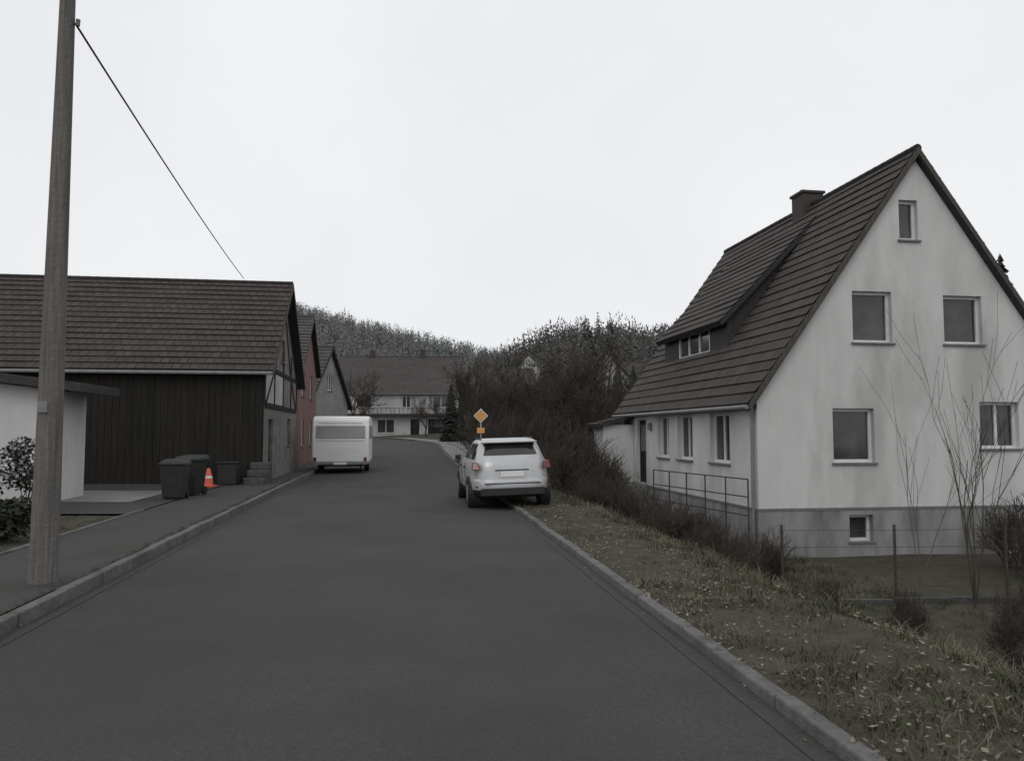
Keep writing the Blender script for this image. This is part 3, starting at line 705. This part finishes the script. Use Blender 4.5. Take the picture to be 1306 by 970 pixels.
# grass and leaf litter on the verge
random.seed(81); mb=MB()
def blade(x,y,z,h,m):
    a=U(0,6.28); w=.0025+.003*rnd(); lean=h*U(.2,1.5); dx,dy=math.cos(a),math.sin(a); px_,py_=-dy*w,dx*w
    m1=(x+dx*lean*.4,y+dy*lean*.4,z+h*.55); tp=(x+dx*lean,y+dy*lean,z+h*U(.5,1))
    mb.poly([(x-px_,y-py_,z),(x+px_,y+py_,z),(m1[0]+px_*.8,m1[1]+py_*.8,m1[2]),(m1[0]-px_*.8,m1[1]-py_*.8,m1[2])],m)
    mb.poly([(m1[0]-px_*.8,m1[1]-py_*.8,m1[2]),(m1[0]+px_*.8,m1[1]+py_*.8,m1[2]),tp],m)
for i in range(9500):
    y=2.2+22*rnd()**1.5; e=.15+7*rnd()**1.15; x=RX(y)+e
    dens=math.sin(x*2.1+y*.9)+math.sin(y*1.7-x*.8+2)+.6*math.sin(x*5+y*3.7)
    if dens<-.7 and rnd()<.8: continue
    if y>9 and e<1.3 and rnd()<.75: continue
    if e>3.2 and 6.8<y<13.5 and rnd()<.65: continue
    g=1 if rnd()<.3 else 0; hh=U(.03,.12)*(1+.9*ss(.5,2.5,e))
    if rnd()<.05: hh*=2
    for j in range(11):
        xx=x+random.gauss(0,.07); yy=y+random.gauss(0,.07); blade(xx,yy,gz(xx,yy)-.01,hh*U(.5,1.2)*(1 if g==0 else .8),g)
mb.build('dry_grass',[M['straw'],M['grassgreen']])
mb=MB()
for i in range(11000):
    y=2.2+20*rnd()**1.5; e=.05+6*rnd()**1.2; x=RX(y)+e
    if math.sin(x*3.1-y*1.3)+math.sin(y*2.3+x)<0 and rnd()<.7: continue
    c=Vector((x,y,gz(x,y)+U(.005,.06))); a=Vector((U(-1,1),U(-1,1),U(-.4,.4))).normalized()*U(.010,.028); b=a.cross(Vector((U(-.4,.4),U(-.4,.4),1))).normalized()*U(.008,.018)
    mb.poly([c-a,c-b,c+a,c+b])
for i in range(120):
    y=U(3,25); e=abs(random.gauss(0,.10)); x=RX(y)-e
    c=Vector((x,y,roadz(x,y)+.012)); a=Vector((U(-1,1),U(-1,1),.1)).normalized()*.016; b=a.cross(Vector((0,0.1,1))).normalized()*.010
    mb.poly([c-a,c-b,c+a,c+b])
mb.build('leaf_litter',[M['leaf']])
mb=MB()
for i in range(1500):
    y=U(5,15); x=LX(y)-U(1.9,7)
    for j in range(8):
        xx=x+random.gauss(0,.06); yy=y+random.gauss(0,.06); blade(xx,yy,gz(xx,yy)-.01,U(.03,.08),1 if rnd()<.85 else 0)
for i in range(500):
    y=U(3,26); x=LX(y)-.13-abs(random.gauss(0,.05))
    for j in range(5): blade(x+random.gauss(0,.02),y+random.gauss(0,.03),.1,U(.02,.06),1)
mb.build('lawn_grass',[M['straw'],M['grassgreen']])

FE=empty('wire_fence',(0,0,0)); mb=MB()
pts=[(4.9,14.4),(6.85,14.2),(8.9,14.3),(11,14.6)]
for (x,y) in pts: mb.tube((x,y,gz(x,y)-.2),(x,y,gz(x,y)+1.35),.026,.026,8,0,True)
mb.build('posts',[M['rust']],FE)
mb=MB()
for a,b in zip(pts,pts[1:]):
    for h in (.25,.6,.95,1.25):
        mb.tube((a[0],a[1],gz(*a)+h),(b[0],b[1],gz(*b)+h),.004,.004,4)
mb.build('wires',[M['rust']],FE)
mb=MB()
for i in range(8):
    x=4.7+i*1.0; y=13.9+.02*i; mb.box(x+.01,x+.99,y,y+.1,gz(x+.5,y)-.2,gz(x+.5,y)+.10)
mb.build('garden_edging',[M['oldstone']],bevel=.01)
R_=empty('garden_railing',(0,0,0)); mb=MB()
a=Vector((5.35,17.9,gz(5.2,17.6))); b=Vector((4.0,22.3,gz(3.75,21.5)))
top=.62
for i in range(6):
    p=a.lerp(b,i/5); mb.tube((p.x,p.y,gz(p.x,p.y)-.2),(p.x,p.y,top),.018,.018,8)
for z in (top,.22,-.2): mb.tube((a.x,a.y,z),(b.x,b.y,z),.015,.015,8)
mb.build('bars',[M['rust']],R_)

# ------------------------------------------------------------ light, world, camera
w=bpy.data.worlds.new('World'); scene.world=w; w.use_nodes=True
nt=w.node_tree; N=nt.nodes; Lk=nt.links; bg=N['Background']; bg.inputs['Strength'].default_value=.1
sky=N.new('ShaderNodeTexSky'); sky.sky_type='NISHITA'; sky.sun_disc=False; sky.sun_elevation=math.radians(42); sky.sun_rotation=math.radians(200)
hs=N.new('ShaderNodeHueSaturation'); hs.inputs['Saturation'].default_value=.35; Lk.new(sky.outputs[0],hs.inputs['Color'])
tc=N.new('ShaderNodeTexCoord'); no=N.new('ShaderNodeTexNoise'); no.inputs['Scale'].default_value=2.2; no.inputs['Detail'].default_value=5
Lk.new(tc.outputs['Generated'],no.inputs['Vector'])
rp=N.new('ShaderNodeValToRGB'); rp.color_ramp.elements[0].position=.3; rp.color_ramp.elements[1].position=.7
rp.color_ramp.elements[0].color=(8.5,8.6,8.85,1); rp.color_ramp.elements[1].color=(9.5,9.55,9.65,1)
Lk.new(no.outputs['Fac'],rp.inputs['Fac'])
mx=N.new('ShaderNodeMix'); mx.data_type='RGBA'; mx.inputs[0].default_value=.9
Lk.new(hs.outputs[0],mx.inputs[6]); Lk.new(rp.outputs[0],mx.inputs[7]); Lk.new(mx.outputs[2],bg.inputs['Color'])
sd_=bpy.data.lights.new('sun','SUN'); sd_.energy=.5; sd_.angle=math.radians(25); sd_.color=(1,.97,.93)
so=bpy.data.objects.new('sun',sd_); COL.objects.link(so); so.rotation_euler=(math.radians(48),0,math.radians(-20)); so.location=(0,-10,30)

cd=bpy.data.cameras.new('camera'); cam=bpy.data.objects.new('camera',cd); COL.objects.link(cam)
cd.sensor_width=36; cd.lens=27.57; cd.clip_end=4000; cd.clip_start=.05
cam.location=(0,0,1.7); cam.rotation_euler=(math.radians(90+3.72),0,0); scene.camera=cam
scene.view_settings.view_transform='Standard'; scene.view_settings.look='None'; scene.view_settings.exposure=0
